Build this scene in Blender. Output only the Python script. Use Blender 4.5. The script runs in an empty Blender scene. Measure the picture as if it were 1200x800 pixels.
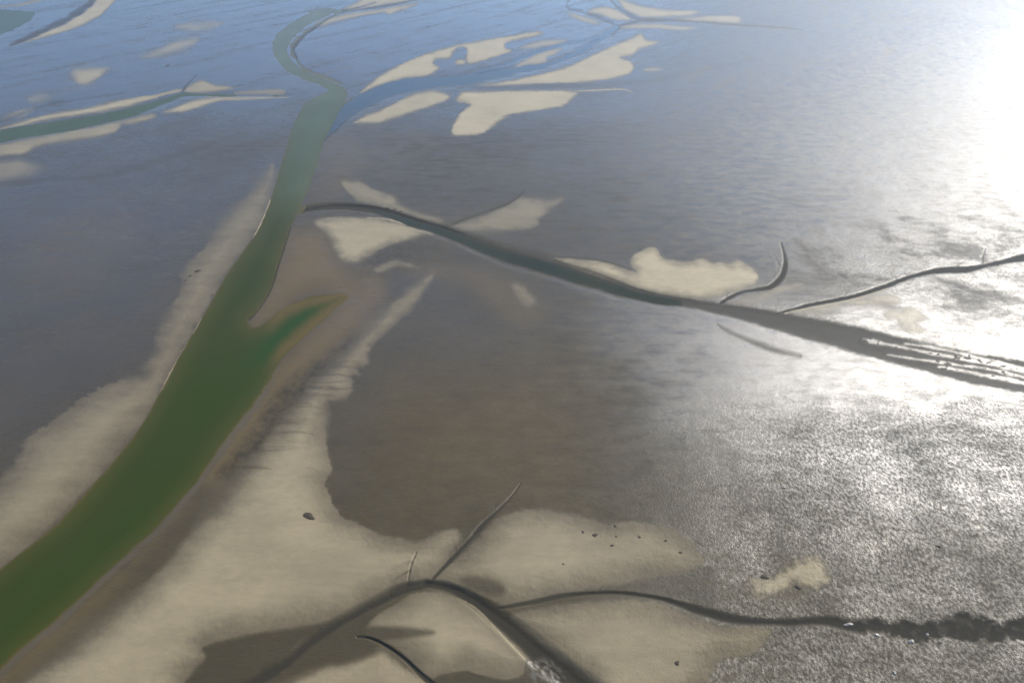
import bpy, math
import numpy as np

rng = np.random.default_rng(7)
scene = bpy.context.scene
COL = scene.collection

# ------------------------------------------------------------------ camera
H = 300.0                      # flying height, metres
PITCH = math.radians(33.0)     # looking down
F = 933.0                      # focal length in 1200-wide pixels (28 mm)
cp, sp = math.cos(PITCH), math.sin(PITCH)

cam_d = bpy.data.cameras.new('camera')
cam_d.lens = 28.0
cam_d.sensor_width = 36.0
cam_d.clip_start = 0.5
cam_d.clip_end = 200000.0
cam = bpy.data.objects.new('camera', cam_d)
cam.location = (0, 0, H)
cam.rotation_euler = (math.pi / 2 - PITCH, 0, 0)
COL.objects.link(cam)
scene.camera = cam


def ground(u, v):
    """photo pixel -> point on the flats (z = 0)"""
    up = (400.0 - v) / F
    dy = cp + up * sp
    dz = -sp + up * cp
    t = H / -dz
    return t * (u - 600.0) / F, t * dy, t


# ------------------------------------------------------------------ light
SUN_EL, SUN_AZ = math.radians(34.5), math.radians(42)     # azimuth clockwise from +Y
SKY, SUN = 0.13, 5.0
HAZE = 0.00017
w = bpy.data.worlds.new('World')
scene.world = w
w.use_nodes = True
nt = w.node_tree
nt.nodes.clear()
sky = nt.nodes.new('ShaderNodeTexSky')
sky.sky_type = 'NISHITA'
sky.sun_disc = False
sky.sun_elevation = SUN_EL
sky.sun_rotation = SUN_AZ
sky.altitude = 1200
sky.air_density = 1.0
sky.dust_density = 0.3
sky.ozone_density = 6.0
bg = nt.nodes.new('ShaderNodeBackground')
bg.inputs['Strength'].default_value = SKY
out = nt.nodes.new('ShaderNodeOutputWorld')
nt.links.new(sky.outputs[0], bg.inputs[0])
nt.links.new(bg.outputs[0], out.inputs[0])

sd_ = bpy.data.lights.new('sun', 'SUN')
sd_.energy = SUN
sd_.angle = math.radians(0.55)
sd_.color = (1.0, 0.93, 0.82)
sun = bpy.data.objects.new('sun', sd_)
sun.rotation_euler = (math.pi / 2 - SUN_EL, 0, math.pi - SUN_AZ)
sun.location = (0, 0, 500)
COL.objects.link(sun)

scene.view_settings.view_transform = 'Standard'
scene.view_settings.look = 'None'
scene.view_settings.exposure = 0.75
scene.view_settings.gamma = 1.0
scene.cycles.max_bounces = 5
scene.cycles.use_denoising = True
scene.cycles.use_adaptive_sampling = False

# ------------------------------------------------------------------ noise
_P = rng.permutation(256)
_P = np.concatenate([_P, _P]).astype(np.int32)
_G = np.stack([np.cos(np.arange(256) * 2.399963), np.sin(np.arange(256) * 2.399963)], 1).astype(np.float32)


def perlin(x, y):
    xf, yf = np.floor(x), np.floor(y)
    xi, yi = xf.astype(np.int64) & 255, yf.astype(np.int64) & 255
    fx, fy = (x - xf).astype(np.float32), (y - yf).astype(np.float32)
    ux, uy = fx * fx * fx * (fx * (fx * 6 - 15) + 10), fy * fy * fy * (fy * (fy * 6 - 15) + 10)

    def g(ix, iy, dx, dy):
        h = _P[_P[ix & 255] + (iy & 255)]
        return _G[h, 0] * dx + _G[h, 1] * dy
    a = g(xi, yi, fx, fy)
    b = g(xi + 1, yi, fx - 1, fy)
    c = g(xi, yi + 1, fx, fy - 1)
    d = g(xi + 1, yi + 1, fx - 1, fy - 1)
    return (a + ux * (b - a)) * (1 - uy) + (c + ux * (d - c)) * uy


def fbm(x, y, octv=4, gain=0.5):
    s, a, n = 0, 1.0, 0
    for k in range(octv):
        s = s + a * perlin(x * 2 ** k + 17.3 * k, y * 2 ** k - 9.1 * k)
        n += a
        a *= gain
    return s / n * 1.6


def sstep(a, b, x):
    t = np.clip((x - a) / (b - a), 0, 1)
    return t * t * (3 - 2 * t)


# ------------------------------------------------------------------ the sheet of ground: rows get farther apart with distance
v_far = [-193, -190, -186, -181, -176, -160, -140, -120, -105, -94, -86, -80, -74, -68, -62, -57, -52, -48, -45, -43]
v_in = list(np.arange(-42, 842, 1.0))
v_near = [843, 845, 848, 853, 860, 868, 878, 890, 905, 925, 950, 985, 1030, 1100, 1200, 1330, 1500]
V = np.array(v_far + v_in + v_near, dtype=np.float64)
u_l = [-4000, -2600, -1700, -1100, -750, -520, -370, -270, -205, -160, -128, -105, -88, -76, -67, -60, -55, -51, -48, -46]
U = np.array(u_l + list(np.arange(-45, 1246, 1.0)) + [1200 - q for q in reversed(u_l)], dtype=np.float64)
_, ROWY, ROWT = ground(0, V)
extra_y = np.array([-40., -160., -400., -1000., -3000., -9000.])
ROWY = np.concatenate([ROWY, ROWY[-1] + extra_y])
ROWT = np.concatenate([ROWT, np.full(len(extra_y), ROWT[-1])])
V = np.concatenate([V, 1500 + 60.0 * np.arange(1, len(extra_y) + 1)])
NU, NV = len(U), len(V)
X = (ROWT[:, None] * (U[None, :] - 600) / F)
Y = np.repeat(ROWY[:, None], NU, 1)
UU = np.repeat(U[None, :], NV, 0).astype(np.float32)
VV = np.repeat(V[:, None], NU, 1).astype(np.float32)
MPP = np.repeat((ROWT / F)[:, None], NU, 1).astype(np.float32)      # metres per photo pixel at that row

# wobble in the ground itself so that no outline is a clean curve
n_big = fbm(X / 45, Y / 45, 4)
n_mid = fbm(X / 14 + 31, Y / 14, 4)
n_fine = fbm(X / 4.5 + 7, Y / 4.5 + 3, 3, 0.6)
n_huge = fbm(X / 160 + 3, Y / 160, 4)
n_edge = fbm(X / 60 + 11, Y / 60 + 4, 2)
n_tiny = fbm(X / 1.8 + 5, Y / 2.6 + 9, 2, 0.6)
n_streak = fbm(X / 40 + 5, Y / 9, 4)


def curve(pts, closed=False, n=6):
    """Catmull-Rom through the points (any number of columns)"""
    P = np.array(pts, dtype=np.float64)
    m = len(P)
    outp = []
    for i in range(m if closed else m - 1):
        if closed:
            a, b, c, d = P[(i - 1) % m], P[i], P[(i + 1) % m], P[(i + 2) % m]
        else:
            a, b, c, d = P[max(i - 1, 0)], P[i], P[i + 1], P[min(i + 2, m - 1)]
        for t in np.arange(n) / n:
            outp.append(0.5 * (2 * b + (c - a) * t + (2 * a - 5 * b + 4 * c - d) * t * t + (3 * b - a - 3 * c + d) * t ** 3))
    if not closed:
        outp.append(P[-1])
    return np.array(outp)


def window(P, pad):
    c0, c1 = np.searchsorted(U, P[:, 0].min() - pad), np.searchsorted(U, P[:, 0].max() + pad)
    r0, r1 = np.searchsorted(V, P[:, 1].min() - pad), np.searchsorted(V, P[:, 1].max() + pad)
    return slice(max(r0, 0), min(r1 + 1, NV)), slice(max(c0, 0), min(c1 + 1, NU))


def sd_poly(pts, pad=40, n=6):
    """signed distance to a closed outline, negative inside"""
    P = curve(pts, True, n)
    win = window(P, pad)
    x, y = UU[win], VV[win]
    d2 = np.full(x.shape, 1e12, np.float32)
    inside = np.zeros(x.shape, bool)
    Q = np.roll(P, -1, 0)
    for (ax, ay), (bx, by) in zip(P.astype(np.float32), Q.astype(np.float32)):
        ex, ey = bx - ax, by - ay
        L = ex * ex + ey * ey
        if L < 1e-9:
            continue
        t = np.clip(((x - ax) * ex + (y - ay) * ey) / L, 0, 1)
        d2 = np.minimum(d2, (x - ax - t * ex) ** 2 + (y - ay - t * ey) ** 2)
        if ay != by:
            c = ((ay > y) != (by > y)) & (x < (bx - ax) * (y - ay) / (by - ay) + ax)
            inside ^= c
    d = np.sqrt(d2)
    return win, np.where(inside, -d, d)


def sd_line(pts, pad=40, n=6):
    """distance to a course of varying half width (u, v, half width); also the signed side"""
    P = curve(pts, False, n).astype(np.float32)
    win = window(P, pad + float(P[:, 2].max()))
    x, y = UU[win], VV[win]
    best = np.full(x.shape, 1e6, np.float32)
    side = np.zeros(x.shape, np.float32)
    wid = np.ones(x.shape, np.float32)
    for (ax, ay, aw), (bx, by, bw) in zip(P[:-1], P[1:]):
        ex, ey = bx - ax, by - ay
        L = ex * ex + ey * ey
        if L < 1e-9:
            continue
        t = np.clip(((x - ax) * ex + (y - ay) * ey) / L, 0, 1)
        dx, dy = x - ax - t * ex, y - ay - t * ey
        ww = aw + (bw - aw) * t
        d = np.sqrt(dx * dx + dy * dy) - ww
        m = d < best
        best = np.where(m, d, best)
        wid = np.where(m, ww, wid)
        side = np.where(m, np.sign(ex * dy - ey * dx), side)
    return win, best, wid, side


S = np.zeros((NV, NU), np.float32)      # pale sand
DK = np.zeros((NV, NU), np.float32)     # dark mud, and painted bank shade
OC = np.zeros((NV, NU), np.float32)     # ochre stained shallows
RG = np.zeros((NV, NU), np.float32)     # lumpy mud
SM = np.zeros((NV, NU), np.float32)     # sheen of firm wet sand
FM = np.zeros((NV, NU), np.float32)     # standing film of water
Z = np.zeros((NV, NU), np.float32)
ID = np.zeros((NV, NU), np.int32)       # which bank or creek a point belongs to
LIFT = np.zeros((NV, NU), np.float32)
DRY_GLARE = np.zeros((NV, NU), np.float32)  # dry pale sand, plus painted glare on the far banks

# ------------------------------------------------------------------ sandbanks: outline, softness px, raggedness px, strength, label
BANKS = [
 ([(-60,720),(-50,640),(-20,590),(3,558),(20,538),(33,513),(60,494),(100,464),(133,447),(168,440),(166,430),(182,410),(185,390),(200,360),(212,338),(213,322),(228,303),(246,281),(260,262),(278,240),(298,222),(312,203),(320,190),(321,215),(316,238),(303,267),(283,295),(263,324),(233,377),(213,410),(197,440),(167,494),(137,534),(104,570),(67,611),(33,640),(0,666),(-40,700)],
  4, 5, 0.8, 'long grey sandbank lining the left shore of the green channel'),
 ([(508,321),(500,337),(480,364),(460,382),(440,400),(432,414),(431,427),(420,431),(421,438),(412,441),(413,457),(403,467),(385,470),(386,484),(383,505),(385,530),(389,550),(382,566),(390,588),(402,605),(420,613),(443,625),(470,631),(493,633),(517,622),(533,621),(541,630),(530,648),(503,681),(480,688),(433,706),(400,724),(360,735),(300,743),(242,757),(240,773),(217,800),(190,860),(60,870),(-60,850),(0,815),(40,787),(100,740),(150,700),(190,665),(212,640),(232,612),(255,590),(272,564),(288,545),(304,525),(322,503),(342,478),(366,450),(390,430),(410,409),(437,380),(467,350),(497,327)],
  3.5, 3.2, 1.0, 'largest cream sandbank right of the green channel, with a long tail running up to a point'),
 ([(506,682),(535,654),(570,620),(580,608),(597,600),(620,596),(653,598),(683,605),(710,613),(735,612),(753,611),(783,618),(800,628),(817,644),(826,656),(810,668),(797,673),(760,677),(733,683),(693,691),(660,700),(633,705),(604,711),(575,702),(550,692),(530,684)],
  2.5, 4, 0.95, 'broad pale sandbank sprinkled with dark specks, between the diagonal gully and the thin dark creek'),
 ([(503,692),(480,697),(455,712),(433,728),(425,740),(445,748),(473,766),(493,785),(507,794),(530,792),(545,786),(560,790),(580,795),(597,796),(613,790),(625,774),(612,755),(600,744),(588,733),(573,721),(543,703),(520,694)],
  2.5, 2, 1.0, 'leaf-shaped sandbank enclosed by the forking dark creek at the bottom'),
 ([(300,830),(330,803),(365,785),(400,776),(430,765),(442,757),(455,762),(473,778),(490,792),(508,808),(520,835),(420,850)],
  4, 2, 0.95, 'small sandbank with a faint crease at the bottom edge, left of the leaf-shaped one'),
 ([(597,721),(633,712),(683,704),(733,702),(773,707),(800,716),(840,731),(880,735),(903,737),(896,752),(880,765),(850,770),(838,778),(832,795),(815,812),(790,835),(700,845),(690,808),(668,789),(640,762),(612,735)],
  2.5, 4.5, 1.0, 'smooth sandbank at the bottom under the thin dark creek, right end broken into streaks'),
 ([(876,692),(890,679),(905,673),(915,661),(935,653),(957,656),(969,664),(972,674),(962,684),(945,690),(925,694),(905,698),(888,701)],
  7, 13, .75, 'blurred pale sand patch amid lumpy glittering mud, above the dark creek at lower right'),
 ([(650,302),(673,304),(700,306),(717,310),(735,316),(747,319),(741,313),(738,306),(743,299),(750,295),(760,290),(768,290),(773,296),(777,302),(790,305),(807,306),(822,303),(835,309),(843,307),(855,309),(864,304),(875,310),(884,316),(889,324),(885,333),(873,338),(857,343),(838,349),(815,351),(793,348),(760,341),(727,332),(690,320),(663,309)],
  1.3, 1.2, 1.15, 'bright cream sandbank with a curled notch on the far side of the dark middle creek'),
 ([(860,353),(870,347),(888,343),(905,337),(922,334),(938,331),(940,336),(920,341),(902,350),(885,356),(868,357)],
  2, 2, 0.7, 'thin pale strip of sand beside the bent gully right of the bright notched sandbank'),
 ([(1036,367),(1048,362),(1056,364),(1062,357),(1074,360),(1078,367),(1085,372),(1077,379),(1080,386),(1064,390),(1052,386),(1050,377),(1040,374)], 3.5, 6, .7, 'small bright irregular sand patch in glitter under the slender creek at right'),
 ([(925,363),(955,359),(1000,350),(1036,342),(1052,346),(1056,355),(1040,361),(1000,360),(970,366),(940,369)], 3, 3, .6, 'pale sand hem along the near side of the slender creek at right'),
 ([(400,212),(425,214),(437,221),(462,230),(470,240),(490,248),(519,257),(513,263),(473,252),(445,243),(425,238),(410,228)],
  4, 2, 0.75, 'wedge of sand along the far side of the middle creek, under the rippled patch'),
 ([(368,259),(400,254),(440,256),(480,263),(512,272),(480,280),(447,292),(433,301),(416,308),(402,306),(394,296),(384,276)],
  3, 1.5, 1.0, 'fan-shaped sandbank just below the mouth of the middle creek'),
 ([(528,264),(560,254),(583,243),(600,235),(617,231),(640,234),(660,233),(646,246),(634,256),(628,266),(610,270),(567,273),(540,271)],
  4, 2.5, 0.72, 'faint triangular sandbank beyond the middle creek, right of the small side gully'),
 ([(438,316),(448,309),(460,305),(472,306),(492,314),(478,313),(462,313),(447,319)],
  2, 1, 0.7, 'small crescent of sand under the fan-shaped sandbank'),
 ([(598,334),(607,331),(615,336),(622,345),(628,353),(623,359),(613,358),(606,348)],
  3, 2, 0.6, 'little isolated smear of sand on dark mud below the middle creek'),
 ([(404,130),(407,122),(420,110),(443,91),(473,74),(507,61),(540,52),(580,45),(605,41),(632,37),(634,41),(617,45),(595,50),(592,56),(600,60),(580,67),(562,73),(549,75),(546,68),(547,58),(538,56),(531,62),(526,69),(511,70),(508,75),(515,80),(503,88),(485,94),(467,97),(433,105),(415,119)],
  1.4, 1.2, 1.0, 'long hooked sandbank curving along the far side of the upper tributary'),
 ([(533,73),(539,70),(546,72),(543,76),(535,76)], 1, 0.5, 0.9, 'dot of sand in the crook of the long hooked sandbank'),
 ([(610,55),(625,50),(640,47),(664,47),(655,52),(633,56),(615,58)], 1.8, 1, 0.65, 'faint sand streak right of the hooked sandbank tip'),
 ([(597,82),(620,68),(640,60),(658,57),(652,63),(641,68),(640,73),(620,79)], 1.5, 1, 0.75, 'slim leaf of sand between the two upper tributary arms'),
 ([(556,101),(600,94),(660,80),(700,62),(735,47),(751,40),(757,47),(772,50),(765,53),(750,58),(740,65),(727,68),(738,72),(743,79),(737,87),(720,92),(683,97),(633,99),(583,102)],
  1.4, 1.2, 1.0, 'large tongue of sand pointing to the upper right, above the straight dark gutter'),
 ([(753,82),(765,79),(778,81),(768,84),(757,84)], 1.5, 0.6, 0.55, 'tiny pale sand smudge right of the tongue of sand'),
 ([(535,118),(543,108),(567,107),(620,106),(674,107),(668,118),(660,125),(640,128),(617,132),(595,136),(580,147),(567,156),(550,159),(530,158),(532,145),(540,132),(550,123)],
  1.8, 2, 1.0, 'axe-shaped sandbank under the straight dark gutter'),
 ([(414,144),(432,134),(455,125),(480,112),(503,106),(518,108),(528,114),(517,121),(483,132),(450,143),(428,145)], 2.2, 1.2, 0.9, 'pebble-shaped sandbank at the near shore of the upper tributary'),
 ([(688,14),(705,9),(720,11),(735,19),(737,24),(722,24),(703,18)], 1.2, 0.8, 0.9, 'small almond of sand between two pale gullies at the top'),
 ([(722,-4),(730,0),(750,7),(785,12),(817,13),(812,18),(790,20),(757,21),(742,17),(730,9)], 1.4, 1, 0.9, 'hooked strip of sand at the top edge, right of the fork'),
 ([(726,33),(737,29),(765,28),(800,31),(817,33),(800,36),(765,34),(742,34)], 1.4, 0.8, 0.7, 'thin sand strip just below the upper right gully'),
 ([(785,23),(810,21),(833,19),(862,19),(868,23),(864,28),(835,26),(805,25)], 1.2, 0.7, 0.85, 'pale sand strip just above the upper right gully, tapering leftward'),
 ([(664,15),(685,20),(702,26),(697,29),(675,23)], 1.2, 0.6, 0.7, 'narrow slanting sand sliver at the top beside the small loop'),
 ([(398,12),(415,5),(432,-3),(490,-6),(475,2),(440,8),(415,13)], 1.3, 0.7, 0.85, 'sand strip above the double gully at the top edge, over the channel bend'),
 ([(368,29),(378,23),(400,18),(440,12),(470,7),(489,4),(482,9),(466,14),(455,18),(450,15),(420,20),(392,26),(374,32)], 1.3, 0.8, 0.85, 'sand strip below the double gully, beside the dark bend bank'),
 ([(-30,157),(0,150),(33,140),(67,132),(100,127),(143,117),(187,110),(208,105),(212,107),(183,115),(150,125),(120,131),(67,139),(33,146),(0,153),(-30,160)], 1.6, 0.8, 0.9, 'long thin sandbank on the far shore of the teal side channel'),
 ([(216,108),(223,100),(237,94),(250,99),(274,103),(258,107),(235,109)], 1.4, 0.8, 0.9, 'small peaked sandbank at the head of the teal side channel'),
 ([(276,108),(300,106),(330,105),(332,111),(305,111),(280,111)], 1.4, 0.6, 0.7, 'faint flat sand streak right of the small peaked sandbank'),
 ([(190,132),(205,126),(222,119),(245,115),(290,114),(332,113),(338,114),(300,117),(258,119),(235,126),(212,132)], 1.6, 0.8, 0.85, 'tapering sand spit below the head of the teal side channel'),
 ([(-40,176),(0,169),(50,159),(100,150),(133,143),(178,134),(180,139),(160,145),(143,148),(133,156),(100,163),(67,168),(42,173),(25,182),(0,183),(-40,190)], 2.2, 1.6, 0.9, 'long sandbank on the near shore of the teal side channel'),
 ([(-30,190),(0,188),(20,187),(38,191),(48,197),(36,206),(12,212),(-20,214)], 8, 2, 0.6, 'blurred sand patch at the left edge below the teal side channel'),
 ([(12,53),(33,44),(67,31),(100,13),(114,-2),(120,-15),(150,-20),(140,-4),(122,15),(112,22),(90,33),(60,42),(30,50)], 1.2, 0.8, 0.95, 'narrow curving sand spit at the top left corner'),
 ([(-30,7),(0,7),(20,5),(48,-1),(50,1),(22,8),(0,9),(-30,11)], 1.2, 0.5, 0.7, 'sliver of sand in the very top left corner'),
 ([(205,31),(225,26),(262,26),(255,32),(235,37),(212,36)], 6, 1.5, 0.55, 'blurred small sand patch up and left of the channel bend, the farther of a pair'),
 ([(164,67),(180,60),(207,48),(232,44),(228,53),(205,62),(180,68)], 5, 1.2, 0.6, 'blurred elongated sand patch left of the channel bend, the nearer of a pair'),
 ([(83,84),(95,80),(127,79),(118,91),(100,100),(88,97)], 4.5, 1, 0.75, 'rounded lone sand patch in blue wet flats at upper left'),
 ([(2,140),(20,130),(42,127),(30,136),(10,141)], 4, 1, 0.5, 'faint sand smear above the left end of the teal side channel'),
 ([(32,114),(48,109),(60,113),(50,120),(36,121)], 5, 1, 0.4, 'faintest sand smear at upper left, near the lone rounded patch'),
]
BANK_DRY_GLARE = {1: 0.5, 2: 0.62, 3: 0.55, 4: 0.6, 5: 0.5, 6: 0.5, 7: 1.0, 8: 1.0, 9: .6, 10: 1.0, 11: .9, 12: .55, 13: .7, 14: .5, 33: .6, 34: .5, 36: .5, 37: .4}  # dryness per bank, with brightening by haze and glare painted in
SOFTER = {2: ([(-80,900),(-80,780),(60,690),(200,590),(300,480),(400,380),(490,310),(505,322),(440,395),(400,430),(350,500),(300,600),(200,700),(120,800),(60,900)], 11),
          1: ([(150,470),(150,420),(250,240),(320,180),(325,215),(260,290),(215,370),(175,460)], 4)}
for k, (pts, soft, rag, strength, label) in enumerate(BANKS, 1):
    win, d = sd_poly(pts, 45)
    d = d + rag * (0.9 * n_mid[win] + 0.7 * n_fine[win])
    if k > 16:
        soft = soft * 1.4
    if k in SOFTER:
        sw, sdd = sd_poly(SOFTER[k][0], 60)
        full = np.zeros((NV, NU), np.float32)
        full[sw] = sstep(14, -14, sdd) * SOFTER[k][1]
        soft = soft + full[win]
    soft = soft * np.clip(1.0 + 1.7 * n_edge[win], 0.35, 2.6)
    d = d + 0.5 * n_tiny[win] * np.minimum(rag, 3)
    s = sstep(soft, -soft, d)
    m = (s > 0.5) & (ID[win] == 0)
    ID[win] = np.where(m, k, ID[win])
    S[win] = np.maximum(S[win], s * strength)
    dry_glare = BANK_DRY_GLARE.get(k, 0.9 if k > 16 else 0.4) * (0.15 + 0.85 * sstep(3, -40 if k in (1, 2, 3, 4, 6) else (-4 if k > 16 else -12), d + (9 * n_big[win] + 5 * n_mid[win]) * (.15 if k > 16 else 1))) + 0.22 * n_big[win] + .12 * n_streak[win]
    DRY_GLARE[win] = np.maximum(DRY_GLARE[win], np.clip(dry_glare, 0, 1) * s)
    LIFT[win] = np.maximum(LIFT[win], (1.0 if k in (1, 2, 3, 4, 5, 6) else .45) * sstep(5.0, -34 if k in (1, 2, 3, 4, 5, 6) else -20, d) * strength)

# ------------------------------------------------------------------ wet mud lying over the sand (outline, softness, strength)
WET = [
 ([(240,757),(300,743),(362,733),(410,722),(440,712),(430,735),(400,765),(360,785),(300,805),(220,830),(225,790),(242,770)], 4, 0.85),
 ([(420,736),(445,734),(478,736),(506,739),(508,745),(485,748),(450,750),(425,752)], 4, 0.8),
 ([(380,768),(405,752),(436,752),(452,762),(430,770),(400,778)], 6, 0.8),
 ([(540,678),(560,676),(580,680),(592,688),(588,697),(570,696),(550,688)], 5, 0.75),
 ([(510,795),(530,787),(548,786),(560,790),(590,796),(612,792),(618,772),(630,772),(645,800),(560,840),(515,820)], 2, 0.9),
 ([(738,686),(765,676),(800,671),(825,664),(840,676),(838,712),(800,707),(770,697)], 8, 0.7),
]
for pts, soft, st in WET:
    win, d = sd_poly(pts, 30)
    d = d + 2.0 * n_mid[win]
    m = sstep(soft, -soft, d) * st
    S[win] *= 1 - m
    DK[win] = np.maximum(DK[win], 0.35 * m)

# ------------------------------------------------------------------ rill fingers across the shore of the big sandbank
for i in range(26):
    a = i / 25
    u0, v0 = 285 + 120 * a + rng.uniform(-8, 8), 548 - 135 * a + rng.uniform(-6, 6)
    L = rng.uniform(14, 46)
    pts = [(u0 - 14, v0 + rng.uniform(-2, 3), 1.2), (u0 + L * .4, v0 + rng.uniform(-1, 3), 0.9), (u0 + L, v0 + rng.uniform(-2, 5), 0.2)]
    win, d, _, _ = sd_line(pts, 8)
    m = sstep(1.6, -0.9, d + 1.0 * n_fine[win]) * rng.uniform(.15, .55)
    S[win] *= 1 - m
    DK[win] = np.maximum(DK[win], m * 0.2)
    Z[win] -= 0.12 * m

# ------------------------------------------------------------------ creeks and gullies
# name, course (u, v, half width), depth m, softness px, darkness, label, makes an object
CREEKS = [
 ('tidal_creek', [(270,815,7),(300,797,7),(333,776,6),(367,748,5.5),(400,727,5),(433,709,5),(467,692,4.5),(490,686,4),(503,684,4),(527,689,5),(557,705,6.5),(587,727,9),(613,749,11),(640,772,12),(667,793,12),(700,818,13)], 1.3, 4.5, 0.85, 'dark muddy creek arching across the bottom around the leaf-shaped sandbank'),
 ('tidal_gully', [(503,682,1.8),(533,650,2.6),(550,632,2.6),(567,613,2.4),(585,596,1.8),(600,580,1.0),(610,566,.3)], .4, 2, 0.8, 'straight diagonal gully climbing from the dark creek into brown mud'),
 ('tidal_creek', [(580,713,1),(600,710,1.6),(627,705,1.8),(660,698,2),(700,694.5,2),(733,695,2.2),(773,701,2.6),(800,709,3.2),(827,717,4.5),(867,726,5),(917,729,4.5),(967,727,4.5),(1000,733,6),(1033,734,8),(1083,738,11),(1133,736,12),(1167,741,10),(1200,737,11),(1260,730,12)], .6, 3.2, 0.92, 'thin dark creek running to the lower right, widening among lumpy mud'),
 ('tidal_gully', [(418,746,.6),(432,747,1),(450,755,1.6),(473,771,2),(493,790,2.2),(512,806,3)], .6, 1.6, 0.75, 'short curved gully between two sandbanks at the bottom'),
 ('tidal_gully', [(488,648,.3),(481,666,.6),(478,684,.6)], .12, 1.0, 0.35, 'hair-thin rill crossing sand above the bend of the dark creek'),
 ('tidal_creek', [(347,246,2.5),(360,244,3),(400,242,3),(430,245,3.5),(453,250,4.5),(483,260,5),(513,269,6),(540,279,6.5),(567,290,7.5),(600,301,9),(650,315,9.5),(700,331,9),(733,341,8),(760,348,6),(800,354,5),(850,362,7),(883,369,9),(910,375,11),(950,384,13),(1000,396,15),(1050,409,16),(1100,421,17),(1150,432,18),(1200,440,19),(1270,455,20)], 1.3, 3, 0.74, 'long dark middle creek crossing from the green channel to the glittering right edge'),
 ('tidal_gully', [(845,354,2),(858,347,2.2),(870,342,2),(890,339,2.2),(903,336,2.6),(914,327,3),(919,317,2.8),(920,304,2),(915,285,1)], .25, 1.6, 0.85, 'bent gully like a hook, right of the bright notched sandbank'),
 ('tidal_creek', [(907,367,1.5),(930,362,1.7),(950,357,1.9),(1000,347,2),(1040,334,2.2),(1067,324,2.6),(1100,317,2.8),(1133,315,3),(1160,310,3.2),(1183,305,3.2),(1250,292,4)], .3, 1.4, 0.9, 'slender dark creek curving through glitter to the right edge'),
 ('tidal_gully', [(1088,319,1),(1100,327,2.5),(1117,333,4),(1150,344,5),(1180,350,4),(1200,352,1)], .2, 4, 0.55, 'blurred side arm below the slender creek at right'),
 ('tidal_gully', [(1151,311,1.6),(1151,302,1.6),(1154,292,.5)], .3, 2, 0.6, 'stubby side arm above the slender creek at right'),
 ('tidal_gully', [(840,380,1),(850,387,2.5),(873,397,3),(907,410,3.5),(937,417,2)], .12, 3.5, 0.55, 'shallow shadowy gully in the mud just below the middle creek'),
 ('tidal_gully', [(613,225,.6),(604,233,1.4),(590,241,1.8),(568,249,1.8),(545,257,1.8),(530,263,1.5)], .2, 2, 0.55, 'faint side gully joining the far side of the middle creek'),
 ('tidal_gully', [(535,102,1),(560,103,2),(600,103,2.6),(650,102,2.6),(700,101,2.8),(760,96,3),(800,87,3),(850,76,2),(880,68,.5)], .2, 3, 0.16, 'straight dark gutter between the tongue of sand and the axe-shaped sandbank'),
 ('tidal_gully', [(399,15,.6),(386,21,1),(372,30,1.6),(360,38,2.6),(351,46,3),(343,57,2.8),(347,68,1.6),(356,80,1.2),(376,88,1),(400,97,.9)], .5, 1.4, 0.6, 'crisp dark bank line round the outside of the bend at the head of the channel'),
 ('tidal_gully', [(440,3,.8),(420,9,.8),(398,13,1.2),(396,15,1.0),(440,9,1.1),(470,4,1.1),(500,-3,1.2)], .6, 1.0, 0.55, 'double gully at the top edge over the channel bend'),
 ('tidal_gully', [(668,-2,1),(664,6,1.4),(668,11,1.6),(693,18,1.8),(718,28,2)], .5, 1.2, 0.3, 'small looping gully at the top, left of the almond of sand'),
 ('tidal_gully', [(712,-4,1.2),(722,8,1.6),(735,17,1.8),(748,23,1.8)], .5, 1.2, 0.35, 'pale gully descending from the top edge beside the almond of sand'),
 ('tidal_gully', [(717,42,.8),(722,36,1.2),(728,30,1.6),(745,26,1.8),(760,24,1.8),(800,25,1.6),(835,27.5,1.5),(866,30,1.3),(905,32,1),(940,36,.3)], .5, 1.0, 0.45, 'fine gully along the upper right, trailing off into glare'),
 ('tidal_gully', [(0,217,2.5),(40,215,2.5),(67,212,2.5),(100,211,2.5),(133,207,3),(177,193,3),(233,176,3),(260,166,2),(283,157,.5)], .2, 7, 0.16, 'soft dark swale curving across the flats left of the green channel'),
 ('tidal_gully', [(144,147,1),(165,165,2),(185,180,2),(196,194,2),(196,220,3)], .1, 6, 0.07, 'blurred swale dropping from the teal side channel to the dark one'),
 ('tidal_gully', [(-20,146,1.5),(0,143,1.5),(30,132,1.5),(60,123,1.5),(100,117,1.5),(150,109,1.2)], .2, 3, 0.2, 'thin dark runnel above the far shore of the teal side channel'),
 ('tidal_gully', [(12,54,1.5),(27,47,2.2),(50,37,3),(80,22,3.5),(100,9,3),(112,-3,3)], .8, 1.8, 0.55, 'gully with a painted shadow line hugging the upper side of the top left sand spit'),  # shadow line above the spit, painted as dark mud in a trench
 ('tidal_gully', [(215,110,.8),(216,104,1),(222,97,.8),(230,89,.4)], .3, 1, 0.5, 'tiny notch gully beside the small peaked sandbank'),
 ('tidal_creek', [(372,168,2),(386,150,5),(400,136,6),(420,122,8),(443,110,9),(475,100,9),(510,96,7),(540,94,7),(580,87,6),(620,80,3.4),(645,75,3),(668,66,3.2),(690,54,3),(708,42,3),(722,32,2.5)], .9, 2.5, 0.25, 'broad blue tributary winding down from the upper right into the channel'),
 ('tidal_gully', [(560,84,1.2),(590,76,1.6),(620,64,1.8),(650,55,1.8),(676,50,1.6),(700,44,1.2)], .5, 1.4, 0.2, 'narrow blue arm of the tributary, above the slim leaf of sand'),
]
NB = len(BANKS)
CW = {}
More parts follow.
